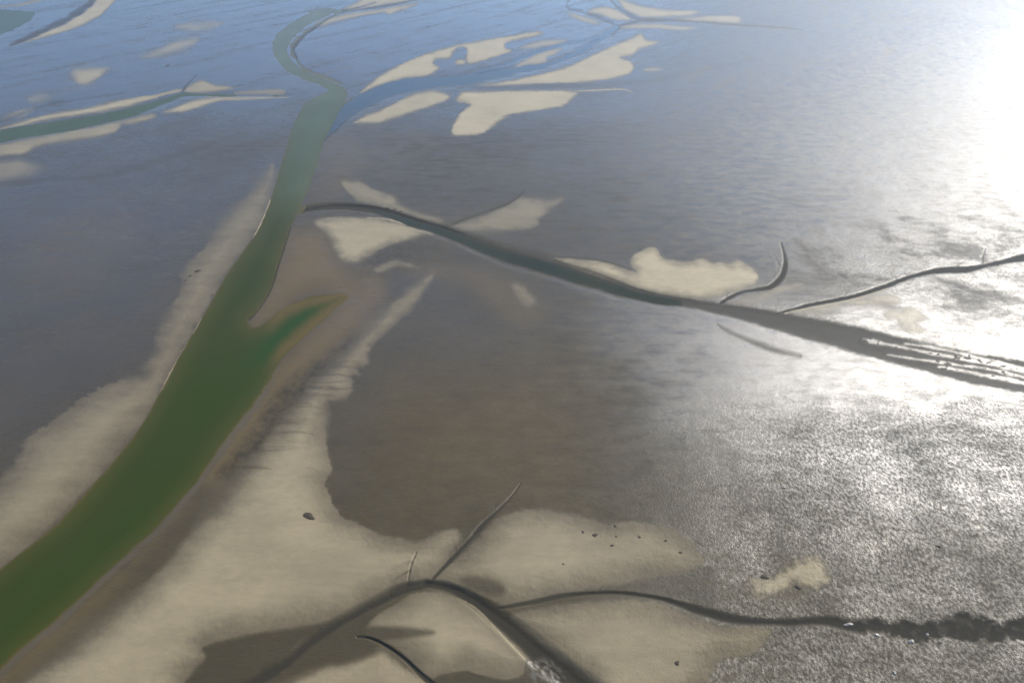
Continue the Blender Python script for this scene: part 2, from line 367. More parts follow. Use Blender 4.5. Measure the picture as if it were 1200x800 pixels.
for k, (name, pts, depth, soft, dark, label) in enumerate(CREEKS, NB + 1):
    win, d, wid, side = sd_line(pts, 30)
    d0 = d + (0.3 + 0.12 * wid) * n_mid[win] + 0.9 * wid * n_big[win] * sstep(7, 4, wid)
    d = d + (0.5 + 0.12 * wid) * (0.8 * n_mid[win] + 0.7 * n_fine[win]) + 0.9 * wid * n_big[win] * sstep(7, 4, wid) + .25 * n_tiny[win]
    if k == NB + 3:
        rr = sstep(960, 1080, UU[win])
        d0 = d0 + rr * 5 * n_mid[win]
        d = d + rr * 9 * (n_fine[win] * 0.9 + n_mid[win] * 0.8 - .1)
    m = sstep(soft, -soft, d)
    S[win] *= 1 - m
    LIFT[win] *= 1 - m
    brk = 1 - (.2 * rr * sstep(-.1, .5, n_fine[win] + .4 * n_tiny[win]) if k == NB + 3 else 0)
    DK[win] = np.maximum(DK[win], m * dark * brk)
    OC[win] *= 1 - m
    prof = sstep(1.2, -1.1, d0 / np.maximum(wid, 1.0) * 1.6)
    Z[win] = np.minimum(Z[win], -depth * prof)
    ID[win] = np.where(m > 0.5, k, ID[win])
    if k == NB + 6:
        CW['mid'] = (win, d)
    if 'broad blue' in label:
        CW['trib'] = (win, d)
    if 'narrow blue' in label:
        CW['arm'] = (win, d)

# ------------------------------------------------------------------ the green channel and its basin
LEFT = [(-80,735),(-40,700),(0,665),(33,639),(67,611),(104,571),(137,534),(167,494),(197,440),(213,410),(233,377),(263,324),(283,295),(303,266),(315,237),(322,215),(333,177),(345,142),(356,122),(372,112),(384,106),(376,100),(358,94),(339,85),(326,73),(320,55),(324,41),(336,30),(352,20),(368,13),(384,9),(396,12)]
RIGHT = [(386,18),(366,27),(346,42),(338,53),(337,61),(344,73),(358,83),(378,91),(397,99),(408,110),(400,128),(390,148),(378,172),(370,197),(362,222),(352,243),(341,266),(332,292),(323,320),(314,345),(300,365),(290,374),(296,382),(308,378),(318,370),(330,361),(345,353),(362,347),(383,344),(402,343),(408,347),(398,358),(367,385),(333,417),(313,447),(293,477),(277,497),(252,531),(230,563),(207,590),(180,620),(143,653),(100,693),(60,729),(20,762),(-20,800),(-80,850)]
win, d_ch = sd_poly(LEFT + RIGHT, 120, 4)
d_ch = d_ch + 0.8 * n_mid[win] + 0.5 * n_fine[win]
inside = sstep(2, -2, d_ch)
S[win] *= 1 - inside
LIFT[win] *= 1 - inside
# broad slopes down to the water, ochre where it is shallow
shore = sstep(40, 0, d_ch)
Z[win] = Z[win] * (1 - inside) - (0.9 * sstep(26, -2, d_ch) + 0.9 * sstep(0, -3.5, d_ch) + 1.6 * sstep(0, -22, d_ch))
CHID = 900
ID[win] = np.where(d_ch < 0, CHID, ID[win])
CW['main'] = (win, d_ch)

win2, d_t = sd_poly([(-60,166),(0,151.5),(67,141),(133,130),(183,117),(214,108),(236,109.5),(290,111.5),(334,111.5),(334,113),(280,113),(238,112.5),(213,114),(187,125),(150,138),(100,150),(50,158.5),(0,167.5),(-60,180)], 30)
d_t = d_t + 0.5 * n_mid[win2]
m = sstep(1.2, -1.2, d_t)
S[win2] *= 1 - m
LIFT[win2] *= 1 - m
Z[win2] = np.minimum(Z[win2], -0.5 * sstep(4, 0, d_t) - 1.5 * sstep(0, -6, d_t))
ID[win2] = np.where(d_t < 0, CHID + 1, ID[win2])
CW['teal'] = (win2, d_t)
win3, d_p = sd_poly([(-60,12),(0,10),(22,12),(42,14),(36,24),(20,34),(0,42),(-60,60)], 30)
d_p = d_p + 1.0 * n_mid[win3]
Z[win3] = np.minimum(Z[win3], -0.4 * sstep(4, 0, d_p) - 1.0 * sstep(0, -6, d_p))
ID[win3] = np.where(d_p < 0, CHID + 2, ID[win3])
CW['pool'] = (win3, d_p)


def soft_area(pts, soft, rag=6):
    wn, d = sd_poly(pts, soft * 1.5 + 10)
    return wn, sstep(soft, -soft, d + rag * n_big[wn] + (3 * rag * n_huge[wn] + rag * n_streak[wn] if rag >= 14 else 0))


# ochre sand at the basin and along the right shore
for pts, soft, st in [
    ([(330,300),(345,270),(380,275),(400,310),(440,320),(450,350),(420,385),(390,410),(340,450),(300,500),(270,540),(250,560),(240,550),(290,480),(340,415),(400,350),(350,345),(300,380),(310,350)], 20, 0.95),
    ([(225,592),(180,640),(120,705),(60,758),(0,810),(-40,850),(-60,830),(20,770),(100,700),(170,640),(210,590)], 12, 0.45),
    ([(305,300),(280,315),(240,372),(215,412),(195,450),(210,450),(245,400),(285,330)], 6, 0.35),
    ([(370,150),(395,155),(420,170),(420,200),(390,235),(365,235),(372,200)], 14, 0.35),
    ([(470,310),(540,310),(600,330),(640,370),(600,380),(540,330),(490,325)], 14, 0.45),
    ([(560,390),(640,410),(700,480),(660,560),(540,580),(450,540),(440,470)], 80, 0.22),
    ([(20,270),(100,250),(160,260),(120,320),(40,340)], 40, 0.35),
]:
    wn, m = soft_area(pts, soft)
    OC[wn] = np.maximum(OC[wn], m * st)
# dark scoured strip between the ochre shore and the big sandbank
for pts, soft, st in [
    ([(410,395),(380,415),(345,440),(318,470),(297,500),(275,530),(258,555),(270,562),(300,535),(330,500),(365,455),(400,420),(425,392)], 9, 0.55),
    ([(450,290),(500,282),(520,300),(470,320),(430,330),(400,320),(420,310)], 12, 0.35),
]:
    wn, m = soft_area(pts, soft, 8)
    m = m * np.clip(0.7 + 1.1 * n_mid[wn] + 1.0 * n_fine[wn] + .5 * n_tiny[wn], 0, 1.3)
    DK[wn] = np.maximum(DK[wn], m * st * (1 - S[wn]))

# pale silt left along the water line, and crisp lips of the cut banks, bank shade painted in
wn, m = soft_area([(300,460),(330,470),(260,560),(200,640),(120,720),(20,800),(-60,850),(-80,840),(10,760),(120,660),(220,560)], 16, 5)
full = np.zeros((NV, NU), np.float32)
full[wn] = m
strip = full[win] * sstep(-0.5, 1.0, d_ch) * sstep(10, 5, d_ch + 4 * n_mid[win] + 2 * n_fine[win])
S[win] = np.maximum(S[win], 0.55 * strip)
OC[win] *= 1 - 0.8 * strip
for pts, st in [([(317,234,.7),(311,250,.8),(303,267,.7),(297,277,.4)], 1.0), ([(236,372,.4),(224,394,.6),(210,417,.6),(198,438,.6),(188,458,.3)], .8),
                ([(513,268,.4),(500,266.5,.7),(480,262.5,.8),(455,257,.7),(430,255,.4)], .9), ([(535,699,.3),(556,709,.7),(577,730,1.0),(596,752,1.2),(616,773,.9)], .6), ([(919,330,.8),(924,318,.9),(925,306,.6)], .4),
                ([(920,366,.6),(950,361,1.0),(1000,351,1.1),(1040,338,.8)], .8), ([(675,107,.5),(700,106,.9),(730,105,.7),(742,109,.4)], .8), ([(240,113.5,.4),(280,114,.8),(320,114,.6)], .7)]:
    wl, d, _, _ = sd_line(pts, 6)
    m = sstep(.9, -.5, d + .5 * n_tiny[wl]) * st
    S[wl] = np.maximum(S[wl], m)
    DRY_GLARE[wl] = np.maximum(DRY_GLARE[wl], m)
    DK[wl] *= 1 - m
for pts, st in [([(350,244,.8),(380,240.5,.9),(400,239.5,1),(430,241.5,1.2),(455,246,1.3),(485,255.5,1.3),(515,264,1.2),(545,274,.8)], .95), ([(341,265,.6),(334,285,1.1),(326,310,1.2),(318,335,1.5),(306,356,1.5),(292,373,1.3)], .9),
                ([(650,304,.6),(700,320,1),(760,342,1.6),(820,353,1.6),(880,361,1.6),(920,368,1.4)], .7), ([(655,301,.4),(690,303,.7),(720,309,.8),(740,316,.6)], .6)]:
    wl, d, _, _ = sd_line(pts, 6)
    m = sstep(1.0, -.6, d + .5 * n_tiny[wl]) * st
    DK[wl] = np.maximum(DK[wl], m)  # shade of the middle creek's far bank painted as dark lines
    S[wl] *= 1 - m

# ------------------------------------------------------------------ lumpy mud of the lower right, and the smooth films
for pts, soft, st in [
    ([(960,290),(1040,260),(1260,220),(1280,330),(1150,400),(1060,370),(960,340)], 50, 0.6),
    ([(930,180),(1020,110),(1260,60),(1260,260),(1000,270)], 60, 0.4),
]:
    wn, m = soft_area(pts, soft, 20)
    RG[wn] = np.maximum(RG[wn], m * st)
for pts, soft, st in [
    ([(940,370),(1080,350),(1260,380),(1260,420),(1100,400)], 18, 1.0),
    ([(700,0),(1250,0),(1250,280),(900,260),(700,180)], 110, 0.36),
]:
    wn, m = soft_area(pts, soft, 14)
    SM[wn] = np.maximum(SM[wn], m * st)
wob = 55 * n_huge + 28 * n_big + 30 * n_streak + 8 * n_mid
RG = np.maximum(RG, sstep(655, 1010, UU + .30 * (VV - 520) + 1.2 * wob) * sstep(425, 500, VV - .06 * (UU - 900) + .4 * wob))
vc = np.interp(UU, [640, 800, 950, 1200], [398, 424, 452, 492])
SM = np.maximum(SM, sstep(650, 930, UU + .5 * (420 - VV) + 1.3 * wob) * sstep(150, 25, np.abs(VV - vc - 12) + .3 * wob))
FM = sstep(225, 40, VV + 0.10 * (UU - 400) + 40 * n_huge) * (0.95 - 0.80 * sstep(600, 900, UU))
wn, m = soft_area([(-60,180),(180,200),(330,160),(330,200),(250,280),(200,350),(150,440),(-60,560)], 60, 16)
FM[wn] = np.maximum(FM[wn], .6 * m)
wn, m = soft_area([(400,320),(520,330),(640,380),(560,420),(440,420),(400,560),(390,460)], 50, 16)
FM[wn] = np.maximum(FM[wn], .4 * m)
wn, m = soft_area([(930,290),(990,250),(1080,230),(1180,250),(1250,300),(1250,370),(1100,385),(1000,380),(950,340)], 40, 16)
DK[wn] = np.maximum(DK[wn], .5 * m * sstep(-.15, .6, n_big[wn] + .5 * n_mid[wn] + .3 * n_fine[wn]) * (1 - S[wn]))
FM = np.clip(FM * (1 + .55 * n_streak + .35 * n_big), 0, 1)
# patchy sand among the lumps
patch = sstep(0.05, 0.4, n_mid + 0.7 * n_fine + 0.5 * n_big)
wn, m = soft_area([(800,640),(870,650),(960,640),(1000,680),(960,715),(870,715),(820,690)], 25, 10)
S[wn] = np.maximum(S[wn], m * patch[wn] * 0.6 * (1 - DK[wn]))
wn, m = soft_area([(850,745),(930,745),(930,790),(860,830),(820,800)], 20, 8)
S[wn] = np.maximum(S[wn], m * sstep(0., .3, fbm(X[wn] / 9 + Y[wn] / 14, Y[wn] / 3 - X[wn] / 8, 3)) * 0.7)

# rippled plots beside the channel and by the left bank
wn, m = soft_area([(400,150),(470,140),(520,150),(500,180),(450,210),(400,215),(385,190)], 12, 4)
cell = fbm(X[wn] / 24, Y[wn] / 26, 2)
plot = sstep(-.12, .12, cell)
S[wn] = np.maximum(S[wn], 0.22 * m * plot)
wn, m = soft_area([(110,240),(190,215),(260,200),(300,190),(290,225),(255,255),(235,300),(200,330),(160,310),(120,290),(60,260)], 18, 8)
rip = sstep(0.0, 0.4, fbm(X[wn] / 15 + 2, Y[wn] / 9, 3))
S[wn] = np.maximum(S[wn], 0.14 * m * rip)
# rippled flats at the top right
wn, m = soft_area([(830,-30),(1250,-30),(1250,10),(1100,25),(1020,34),(930,26),(850,10)], 10, 2)
S[wn] = np.maximum(S[wn], 0.6 * m * sstep(0.0, 0.35, fbm(X[wn] / 22 + 2, Y[wn] / 14, 3)))
# wet streaks on the creek bank at the bottom, their shine partly painted pale
wn, m = soft_area([(618,776),(630,768),(650,774),(662,792),(668,810),(640,812),(622,795)], 5, 3)
m = .55 * m * sstep(-.2, .3, fbm(X[wn] / 2.2 + Y[wn] / 3, Y[wn] / 5 - X[wn] / 7, 3))
DK[wn] *= 1 - m
SM[wn] = np.maximum(SM[wn], m)
FM[wn] = np.maximum(FM[wn], .8 * m)
S[wn] = np.maximum(S[wn], .25 * m)
# faint swept streaks of silt over the far flats
al, ac = X * .62 + Y * .78, X * .78 - Y * .62
sw = fbm(al / 300 + 2, ac / 24, 4) + .4 * fbm(al / 90, ac / 9 + 4, 3)
far = sstep(190, 90, VV) * (1 - np.clip(S, 0, 1)) * (1 - DK) * (ID < 900)
S = np.maximum(S, far * .42 * sstep(.22, .75, sw))
FM = np.clip(FM * (1 - .5 * far * sstep(.1, -.5, sw)), 0, 1)
mott = sstep(.05, .75, n_streak + .6 * n_huge + .35 * n_mid)
DK = np.maximum(DK, .30 * mott * (1 - np.clip(1.6 * S, 0, 1)) * (1 - .8 * OC) * sstep(60, 200, VV) * (1 - SM) * (1 - RG) * (1 - .7 * FM))
# small rills feeding the creeks
for name, pts, depth, soft, dark, label in CREEKS[:9]:
    P = curve(pts, False, 6)
    for q in range(int(4 + len(pts) * 1.6)):
        i0 = rng.integers(1, len(P) - 2)
        tx, ty = P[i0 + 1, 0] - P[i0 - 1, 0], P[i0 + 1, 1] - P[i0 - 1, 1]
        L0 = math.hypot(tx, ty) + 1e-6
        sgn = rng.choice([-1, 1])
        ux, uy = (.75 * tx / L0 - sgn * ty / L0 * .8), (.75 * ty / L0 + sgn * tx / L0 * .5)
        L1 = rng.uniform(6, 26)
        bx, by = P[i0, 0], P[i0, 1]
        jx, jy = rng.uniform(-3, 3), rng.uniform(-2, 2)
        w0 = rng.uniform(.4, 1.1)
        wl, d, _, _ = sd_line([(bx, by, w0), (bx + ux * L1 * .5 + jx, by + uy * L1 * .5 + jy, w0 * .7), (bx + ux * L1, by + uy * L1, .15)], 6)
        m = sstep(1.0, -.7, d + .6 * n_fine[wl] + .5 * n_tiny[wl]) * rng.uniform(.2, .6)
        DK[wl] = np.maximum(DK[wl], m * .8)
        S[wl] *= 1 - m
        Z[wl] -= .1 * m
# delta bars inside the wide end of the middle creek
SM *= 1 - .9 * DK
RG *= 1 - .7 * DK
BARS = [[(1012,397,.5),(1026,399,2.4),(1042,402,1.6),(1080,410,1.4),(1130,419,1.6),(1200,433,2.6),(1260,446,4)],
        [(1060,401,.4),(1090,405,1.2),(1120,411,1.2),(1160,421,1.6),(1200,430,1.8)],
        [(1100,428,.5),(1130,433,1.6),(1160,439,2.4),(1200,447,2.4),(1250,458,3)],
        [(1040,414,.3),(1080,420,.9),(1110,424,.9),(1140,429,.6)], [(1130,426,.4),(1160,431,1.3),(1200,440,1.6)]]
for pts in BARS:
    win, d, wid, side = sd_line(pts, 20)
    d = d + .8 * n_fine[win] + 1.0 * n_mid[win] + .4 * n_tiny[win]
    m = sstep(2.2, -1.2, d + .7 * wid * n_mid[win]) * sstep(-.5, -.15, n_fine[win] + .6 * n_mid[win])
    DK[win] *= 1 - .85 * m
    SM[win] = np.maximum(SM[win], .35 * m)
    m = sstep(7, -1.5, d)
    Z[win] = Z[win] * (1 - m) - 1.02 * m

# beyond the picture the flats go on in the same way
outm = np.clip(np.maximum.reduce([(-30 - UU) / 60, (UU - 1235) / 60, (-36 - VV) / 30, (VV - 838) / 60]), 0, 1)
S = np.maximum(S, outm * 0.9 * sstep(0.18, 0.4, n_huge + 0.3 * n_big))
for A in (RG, SM, OC, FM):
    A *= 1 - outm * 0.6

S = np.clip(S, 0, 1.15)
Z = Z + LIFT + 0.10 * n_big * (1 - DK) + 0.05 * n_mid * (1 - DK) + 0.35 * n_huge * 0.4
Z = Z + RG * (0.10 * n_fine + 0.12 * n_mid) * (1 - S * .7)

# ------------------------------------------------------------------ materials
class N:
    """small helper to wire shader nodes"""
    def __init__(s, name):
        s.m = bpy.data.materials.new(name)
        s.m.use_nodes = True
        s.t = s.m.node_tree
        s.t.nodes.clear()

    def n(s, kind, **kw):
        nd = s.t.nodes.new(kind)
        for k, v in kw.items():
            if k.startswith('i_'):
                nd.inputs[k[2:].replace('_', ' ')].default_value = v
            else:
                setattr(nd, k, v)
        return nd

    def l(s, a, b):
        s.t.links.new(a, b)

    def math(s, op, a, b=None, c=None, clamp=False):
        nd = s.t.nodes.new('ShaderNodeMath')
        nd.operation = op
        nd.use_clamp = clamp
        for i, q in enumerate((a, b, c)):
            if q is None:
                continue
            if isinstance(q, (int, float)):
                nd.inputs[i].default_value = q
            else:
                s.l(q, nd.inputs[i])
        return nd.outputs[0]

    def mixc(s, f, a, b, mode='MIX'):
        nd = s.t.nodes.new('ShaderNodeMix')
        nd.data_type = 'RGBA'
        nd.blend_type = mode
        for sock, q in ((nd.inputs[0], f), (nd.inputs[6], a), (nd.inputs[7], b)):
            if isinstance(q, (int, float)):
                sock.default_value = q
            elif isinstance(q, tuple):
                sock.default_value = (*q, 1)
            else:
                s.l(q, sock)
        return nd.outputs[2]

    def mixf(s, f, a, b):
        return s.math('ADD', s.math('MULTIPLY', a if not isinstance(a, (int, float)) else a, s.math('SUBTRACT', 1.0, f)), s.math('MULTIPLY', b, f))

    def noise(s, vec, scale, detail=4, rough=.55, lo=None, hi=None):
        nd = s.n('ShaderNodeTexNoise', i_Scale=scale, i_Detail=detail, i_Roughness=rough)
        s.l(vec, nd.inputs['Vector'])
        o = nd.outputs[0]
        if lo is not None:
            mr = s.n('ShaderNodeMapRange', i_From_Min=lo, i_From_Max=hi)
            s.l(o, mr.inputs[0])
            o = mr.outputs[0]
        return o

    def stretch(s, vec, sc, rot=0):
        mp = s.n('ShaderNodeMapping')
        mp.inputs['Scale'].default_value = sc
        mp.inputs['Rotation'].default_value = (0, 0, rot)
        s.l(vec, mp.inputs['Vector'])
        return mp.outputs[0]


def ground_material():
    g = N('tidal_flat')
    pos = g.n('ShaderNodeNewGeometry').outputs['Position']
    a1 = g.n('ShaderNodeAttribute', attribute_name='cover')
    a2 = g.n('ShaderNodeAttribute', attribute_name='surface')
    sep1, sep2 = g.n('ShaderNodeSeparateColor'), g.n('ShaderNodeSeparateColor')
    g.l(a1.outputs['Color'], sep1.inputs[0])
    g.l(a2.outputs['Color'], sep2.inputs[0])
    sand, dark, ochre = sep1.outputs[0], sep1.outputs[1], sep1.outputs[2]
    lump, smooth, wetfilm = sep2.outputs[0], sep2.outputs[1], sep2.outputs[2]
    # colour
    nb = g.noise(pos, 0.02, 6, .6, .3, .7)
    nm = g.noise(g.stretch(pos, (1, 2.2, 1), .15), 0.16, 6, .65, .3, .7)
    nf = g.noise(pos, 1.1, 4, .6, .25, .75)
    mud = g.mixc(nb, (0.058, 0.043, 0.016), (0.080, 0.060, 0.024))
    mud = g.mixc(g.math('MULTIPLY', nm, .5), mud, (0.038, 0.031, 0.020))
    mot = g.noise(g.stretch(pos, (1, 2.5, 1), -.1), .45, 6, .7, .32, .68)
    mud = g.mixc(g.math('MULTIPLY', mot, .38), mud, (0.034, 0.027, 0.014))
    mud = g.mixc(ochre, mud, (0.108, 0.073, 0.024))
    mud = g.mixc(dark, mud, (0.026, 0.024, 0.018))
    dry_glare = a1.outputs['Alpha']
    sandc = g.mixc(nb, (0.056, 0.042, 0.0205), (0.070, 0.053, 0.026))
    sandc = g.mixc(dry_glare, sandc, (0.335, 0.275, 0.160))
    sandc = g.mixc(g.math('MULTIPLY', nm, .25), sandc, (0.066, 0.053, 0.033))
    sandc = g.mixc(g.math('MULTIPLY', nf, .12), sandc, (0.20, 0.17, 0.12))
    # clumps of dull dark mud between the wet lumps
    cl = g.noise(g.stretch(pos, (1.2, .7, 1), .5), 0.55, 8, .78, .40, .56)
    big = g.noise(g.stretch(pos, (1, .6, 1), .6), .028, 6, .62, .36, .66)
    cl = g.math('SUBTRACT', cl, g.math('MULTIPLY', big, .55), clamp=True)
    clump = g.math('MULTIPLY', g.math('SUBTRACT', 1, cl), lump)
    mud = g.mixc(g.math('MULTIPLY', clump, .6), mud, (0.030, 0.026, 0.019))
    mud = g.mixc(g.math('MULTIPLY', wetfilm, .35), mud, (0.050, 0.048, 0.046))
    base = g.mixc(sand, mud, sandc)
    # gloss
    film = g.noise(g.stretch(pos, (1, 2.0, 1), .1), 0.06, 6, .65, .35, .65)
    r_wet = g.math('ADD', 0.34, g.math('MULTIPLY', g.math('SUBTRACT', film, .3), .20))
    r_wet = g.math('ADD', r_wet, g.math('MULTIPLY', smooth, .15))
    r_wet = g.mixf(wetfilm, r_wet, .13)
    r_wet = g.math('SUBTRACT', r_wet, g.math('MULTIPLY', lump, .06))
    r_wet = g.math('ADD', r_wet, g.math('MULTIPLY', clump, .25))
    r_wet = g.mixf(dark, r_wet, 0.8)
    rough = g.mixf(g.math('MINIMUM', sand, 1.0), r_wet, 0.6)
    spec = g.math('MULTIPLY', g.mixf(g.math('MINIMUM', sand, 1.0), g.math('ADD', g.math('ADD', .32, g.math('MULTIPLY', lump, .34)), g.math('MULTIPLY', smooth, 2.0)), 0.28), g.mixf(dark, 1.0, .05))
    spec = g.math('ADD', spec, g.math('MULTIPLY', wetfilm, .35))
    spec = g.math('MULTIPLY', spec, g.math('SUBTRACT', 1, g.math('MULTIPLY', clump, .75)))
    # relief: ripples, lumps and grain
    rip = g.noise(g.stretch(pos, (0.35, 1.3, 1), -.12), 0.8, 4, .6)
    lm = g.noise(g.stretch(pos, (1.1, .75, 1), .5), 0.85, 5, .7)
    gr = g.noise(pos, 2.2, 3, .6)
    hgt = g.math('MULTIPLY', rip, g.math('MULTIPLY', g.mixf(sand, .13, .05), g.math('MULTIPLY', g.mixf(wetfilm, 1, .3), g.mixf(lump, 1, .35))))
    hgt = g.math('ADD', hgt, g.math('MULTIPLY', lm, g.math('ADD', .05, g.math('MULTIPLY', lump, g.noise(g.stretch(pos, (1, .6, 1), .5), .05, 5, .65, .15, 1.6)))))
    hgt = g.math('ADD', hgt, g.math('MULTIPLY', gr, g.math('ADD', .02, g.math('MULTIPLY', lump, .10))))
    bump = g.n('ShaderNodeBump', i_Strength=1.0, i_Distance=1.0)
    g.l(hgt, bump.inputs['Height'])
    b = g.n('ShaderNodeBsdfPrincipled', i_IOR=1.36)
    g.l(base, b.inputs['Base Color'])
    g.l(rough, b.inputs['Roughness'])
    g.l(spec, b.inputs['Specular IOR Level'])
    g.l(g.math('MULTIPLY', g.math('MINIMUM', sand, 1.0), .14), b.inputs['Sheen Weight'])
    b.inputs['Sheen Roughness'].default_value = .5
    b.inputs['Sheen Tint'].default_value = (1, .93, .75, 1)
    g.l(bump.outputs[0], b.inputs['Normal'])
    o = g.n('ShaderNodeOutputMaterial')
    g.l(b.outputs[0], o.inputs[0])
    return g.m


def water_material(name, shallow, deep, rough, amp, lvl=.25):
    g = N(name)
    pos = g.n('ShaderNodeNewGeometry').outputs['Position']
    a = g.n('ShaderNodeAttribute', attribute_name='depth')
    sep = g.n('ShaderNodeSeparateColor')
    g.l(a.outputs['Color'], sep.inputs[0])
    nb = g.noise(g.stretch(pos, (1, .5, 1), .3), 0.025, 5, .6, .3, .7)
    c = g.mixc(sep.outputs[0], shallow, deep)
    c = g.mixc(sep.outputs[1], c, (0.011, 0.046, 0.007))
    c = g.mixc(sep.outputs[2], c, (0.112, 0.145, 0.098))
    c = g.mixc(g.math('MULTIPLY', nb, .45), c, (0.036, 0.038, 0.011))
    c = g.mixc(a.outputs['Alpha'], c, (0.094, 0.066, 0.023))
    rip = g.noise(g.stretch(pos, (.5, 1.2, 1), .2), 0.7, 4, .6)
    bump = g.n('ShaderNodeBump', i_Strength=1.0, i_Distance=1.0)
    g.l(g.math('MULTIPLY', rip, amp), bump.inputs['Height'])
    b = g.n('ShaderNodeBsdfPrincipled', i_IOR=1.33, i_Roughness=rough)
    b.inputs['Specular IOR Level'].default_value = lvl
    g.l(c, b.inputs['Base Color'])
    g.l(bump.outputs[0], b.inputs['Normal'])
    o = g.n('ShaderNodeOutputMaterial')
    g.l(b.outputs[0], o.inputs[0])
    return g.m


M_GROUND = ground_material()
M_GREEN = water_material('green_water', (0.047, 0.048, 0.010), (0.024, 0.036, 0.0035), 0.24, .10, .05)
M_TRIB = water_material('blue_water', (0.034, 0.036, 0.030), (0.016, 0.026, 0.026), 0.15, .03, .4)
M_CREEK = water_material('creek_water', (0.034, 0.034, 0.022), (0.016, 0.021, 0.012), 0.26, .05, .06)

# ------------------------------------------------------------------ meshes: the one sheet of ground, cut along the bank and creek outlines
dzx = np.gradient(Z, axis=1)
PX = np.stack([np.gradient(X, axis=1), np.gradient(Y, axis=1), dzx], -1)
PY = np.stack([np.gradient(X, axis=0), np.gradient(Y, axis=0), np.gradient(Z, axis=0)], -1)
NRM = np.cross(PY, PX)
NRM /= np.linalg.norm(NRM, axis=-1, keepdims=True)
NRM *= np.sign(NRM[..., 2:3])
NRM = NRM.reshape(-1, 3).astype(np.float32)
XYZ = np.stack([X, Y, Z], -1).reshape(-1, 3).astype(np.float32)
one = np.ones_like(S)
COVER = np.stack([S, DK, OC, DRY_GLARE], -1).reshape(-1, 4).astype(np.float32)
SURF = np.stack([RG, SM, FM * (1 - .85 * sstep(.45, 1, S)), one], -1).reshape(-1, 4).astype(np.float32)
idx = np.arange(NU * NV).reshape(NV, NU)
# rows run towards the viewer, columns to the right: this order faces up
QUADS = np.stack([idx[1:, :-1], idx[1:, 1:], idx[:-1, 1:], idx[:-1, :-1]], -1).reshape(-1, 4)
FID = ID[:-1, :-1].reshape(-1)


def cut_mesh(name, faces, mat, xyz, attrs, normals=None, label=None, cat=None, group=None, kind='structure'):
    used, inv = np.unique(faces, return_inverse=True)
    inv = inv.reshape(-1, 4).astype(np.int32)
    me = bpy.data.meshes.new(name)
    me.vertices.add(len(used))
    me.vertices.foreach_set('co', np.ascontiguousarray(xyz[used]).ravel())
    me.loops.add(inv.size)
    me.loops.foreach_set('vertex_index', inv.ravel())
    me.polygons.add(len(inv))
    me.polygons.foreach_set('loop_start', np.arange(0, inv.size, 4, dtype=np.int32))
    me.update(calc_edges=True)
    me.polygons.foreach_set('use_smooth', np.ones(len(inv), bool))
    for an, data in attrs.items():
        at = me.attributes.new(an, 'FLOAT_COLOR', 'POINT')
        at.data.foreach_set('color', np.ascontiguousarray(data[used]).ravel())
    if normals is not None:
        me.normals_split_custom_set_from_vertices(normals[used])
    me.materials.append(mat)
    o = bpy.data.objects.new(name, me)
    COL.objects.link(o)
    o['kind'] = kind
    if label:
        o['label'] = label
        o['category'] = cat
    if group:
        o['group'] = group
    return o


GA = {'cover': COVER, 'surface': SURF}
cut_mesh('tidal_flat', QUADS[FID == 0], M_GROUND, XYZ, GA, NRM, 'brown wet mudflat with sky sheen, lying all around the sandbanks and creeks', 'mudflat')
for k, (pts, soft, rag, strength, label) in enumerate(BANKS, 1):
    f = QUADS[FID == k]
    if len(f):
        cut_mesh('sandbank', f, M_GROUND, XYZ, GA, NRM, label, 'sandbank', 'sandbanks on the tidal flat')
for k, (name, pts, depth, soft, dark, label) in enumerate(CREEKS, NB + 1):
    f = QUADS[FID == k]
    if len(f):
        cut_mesh(name, f, M_GROUND, XYZ, GA, NRM, label, 'creek' if name == 'tidal_creek' else 'gully', 'creeks and gullies in the mud')
for k, label in ((CHID, 'sloping muddy bed under the green water of the channel'), (CHID + 1, 'muddy bed under the teal side channel at upper left'), (CHID + 2, 'muddy bed under the teal pool at the top left corner')):
    f = QUADS[FID == k]
    if len(f):
        cut_mesh('channel_bed', f, M_GROUND, XYZ, GA, NRM, label, 'channel bed', 'channel beds')


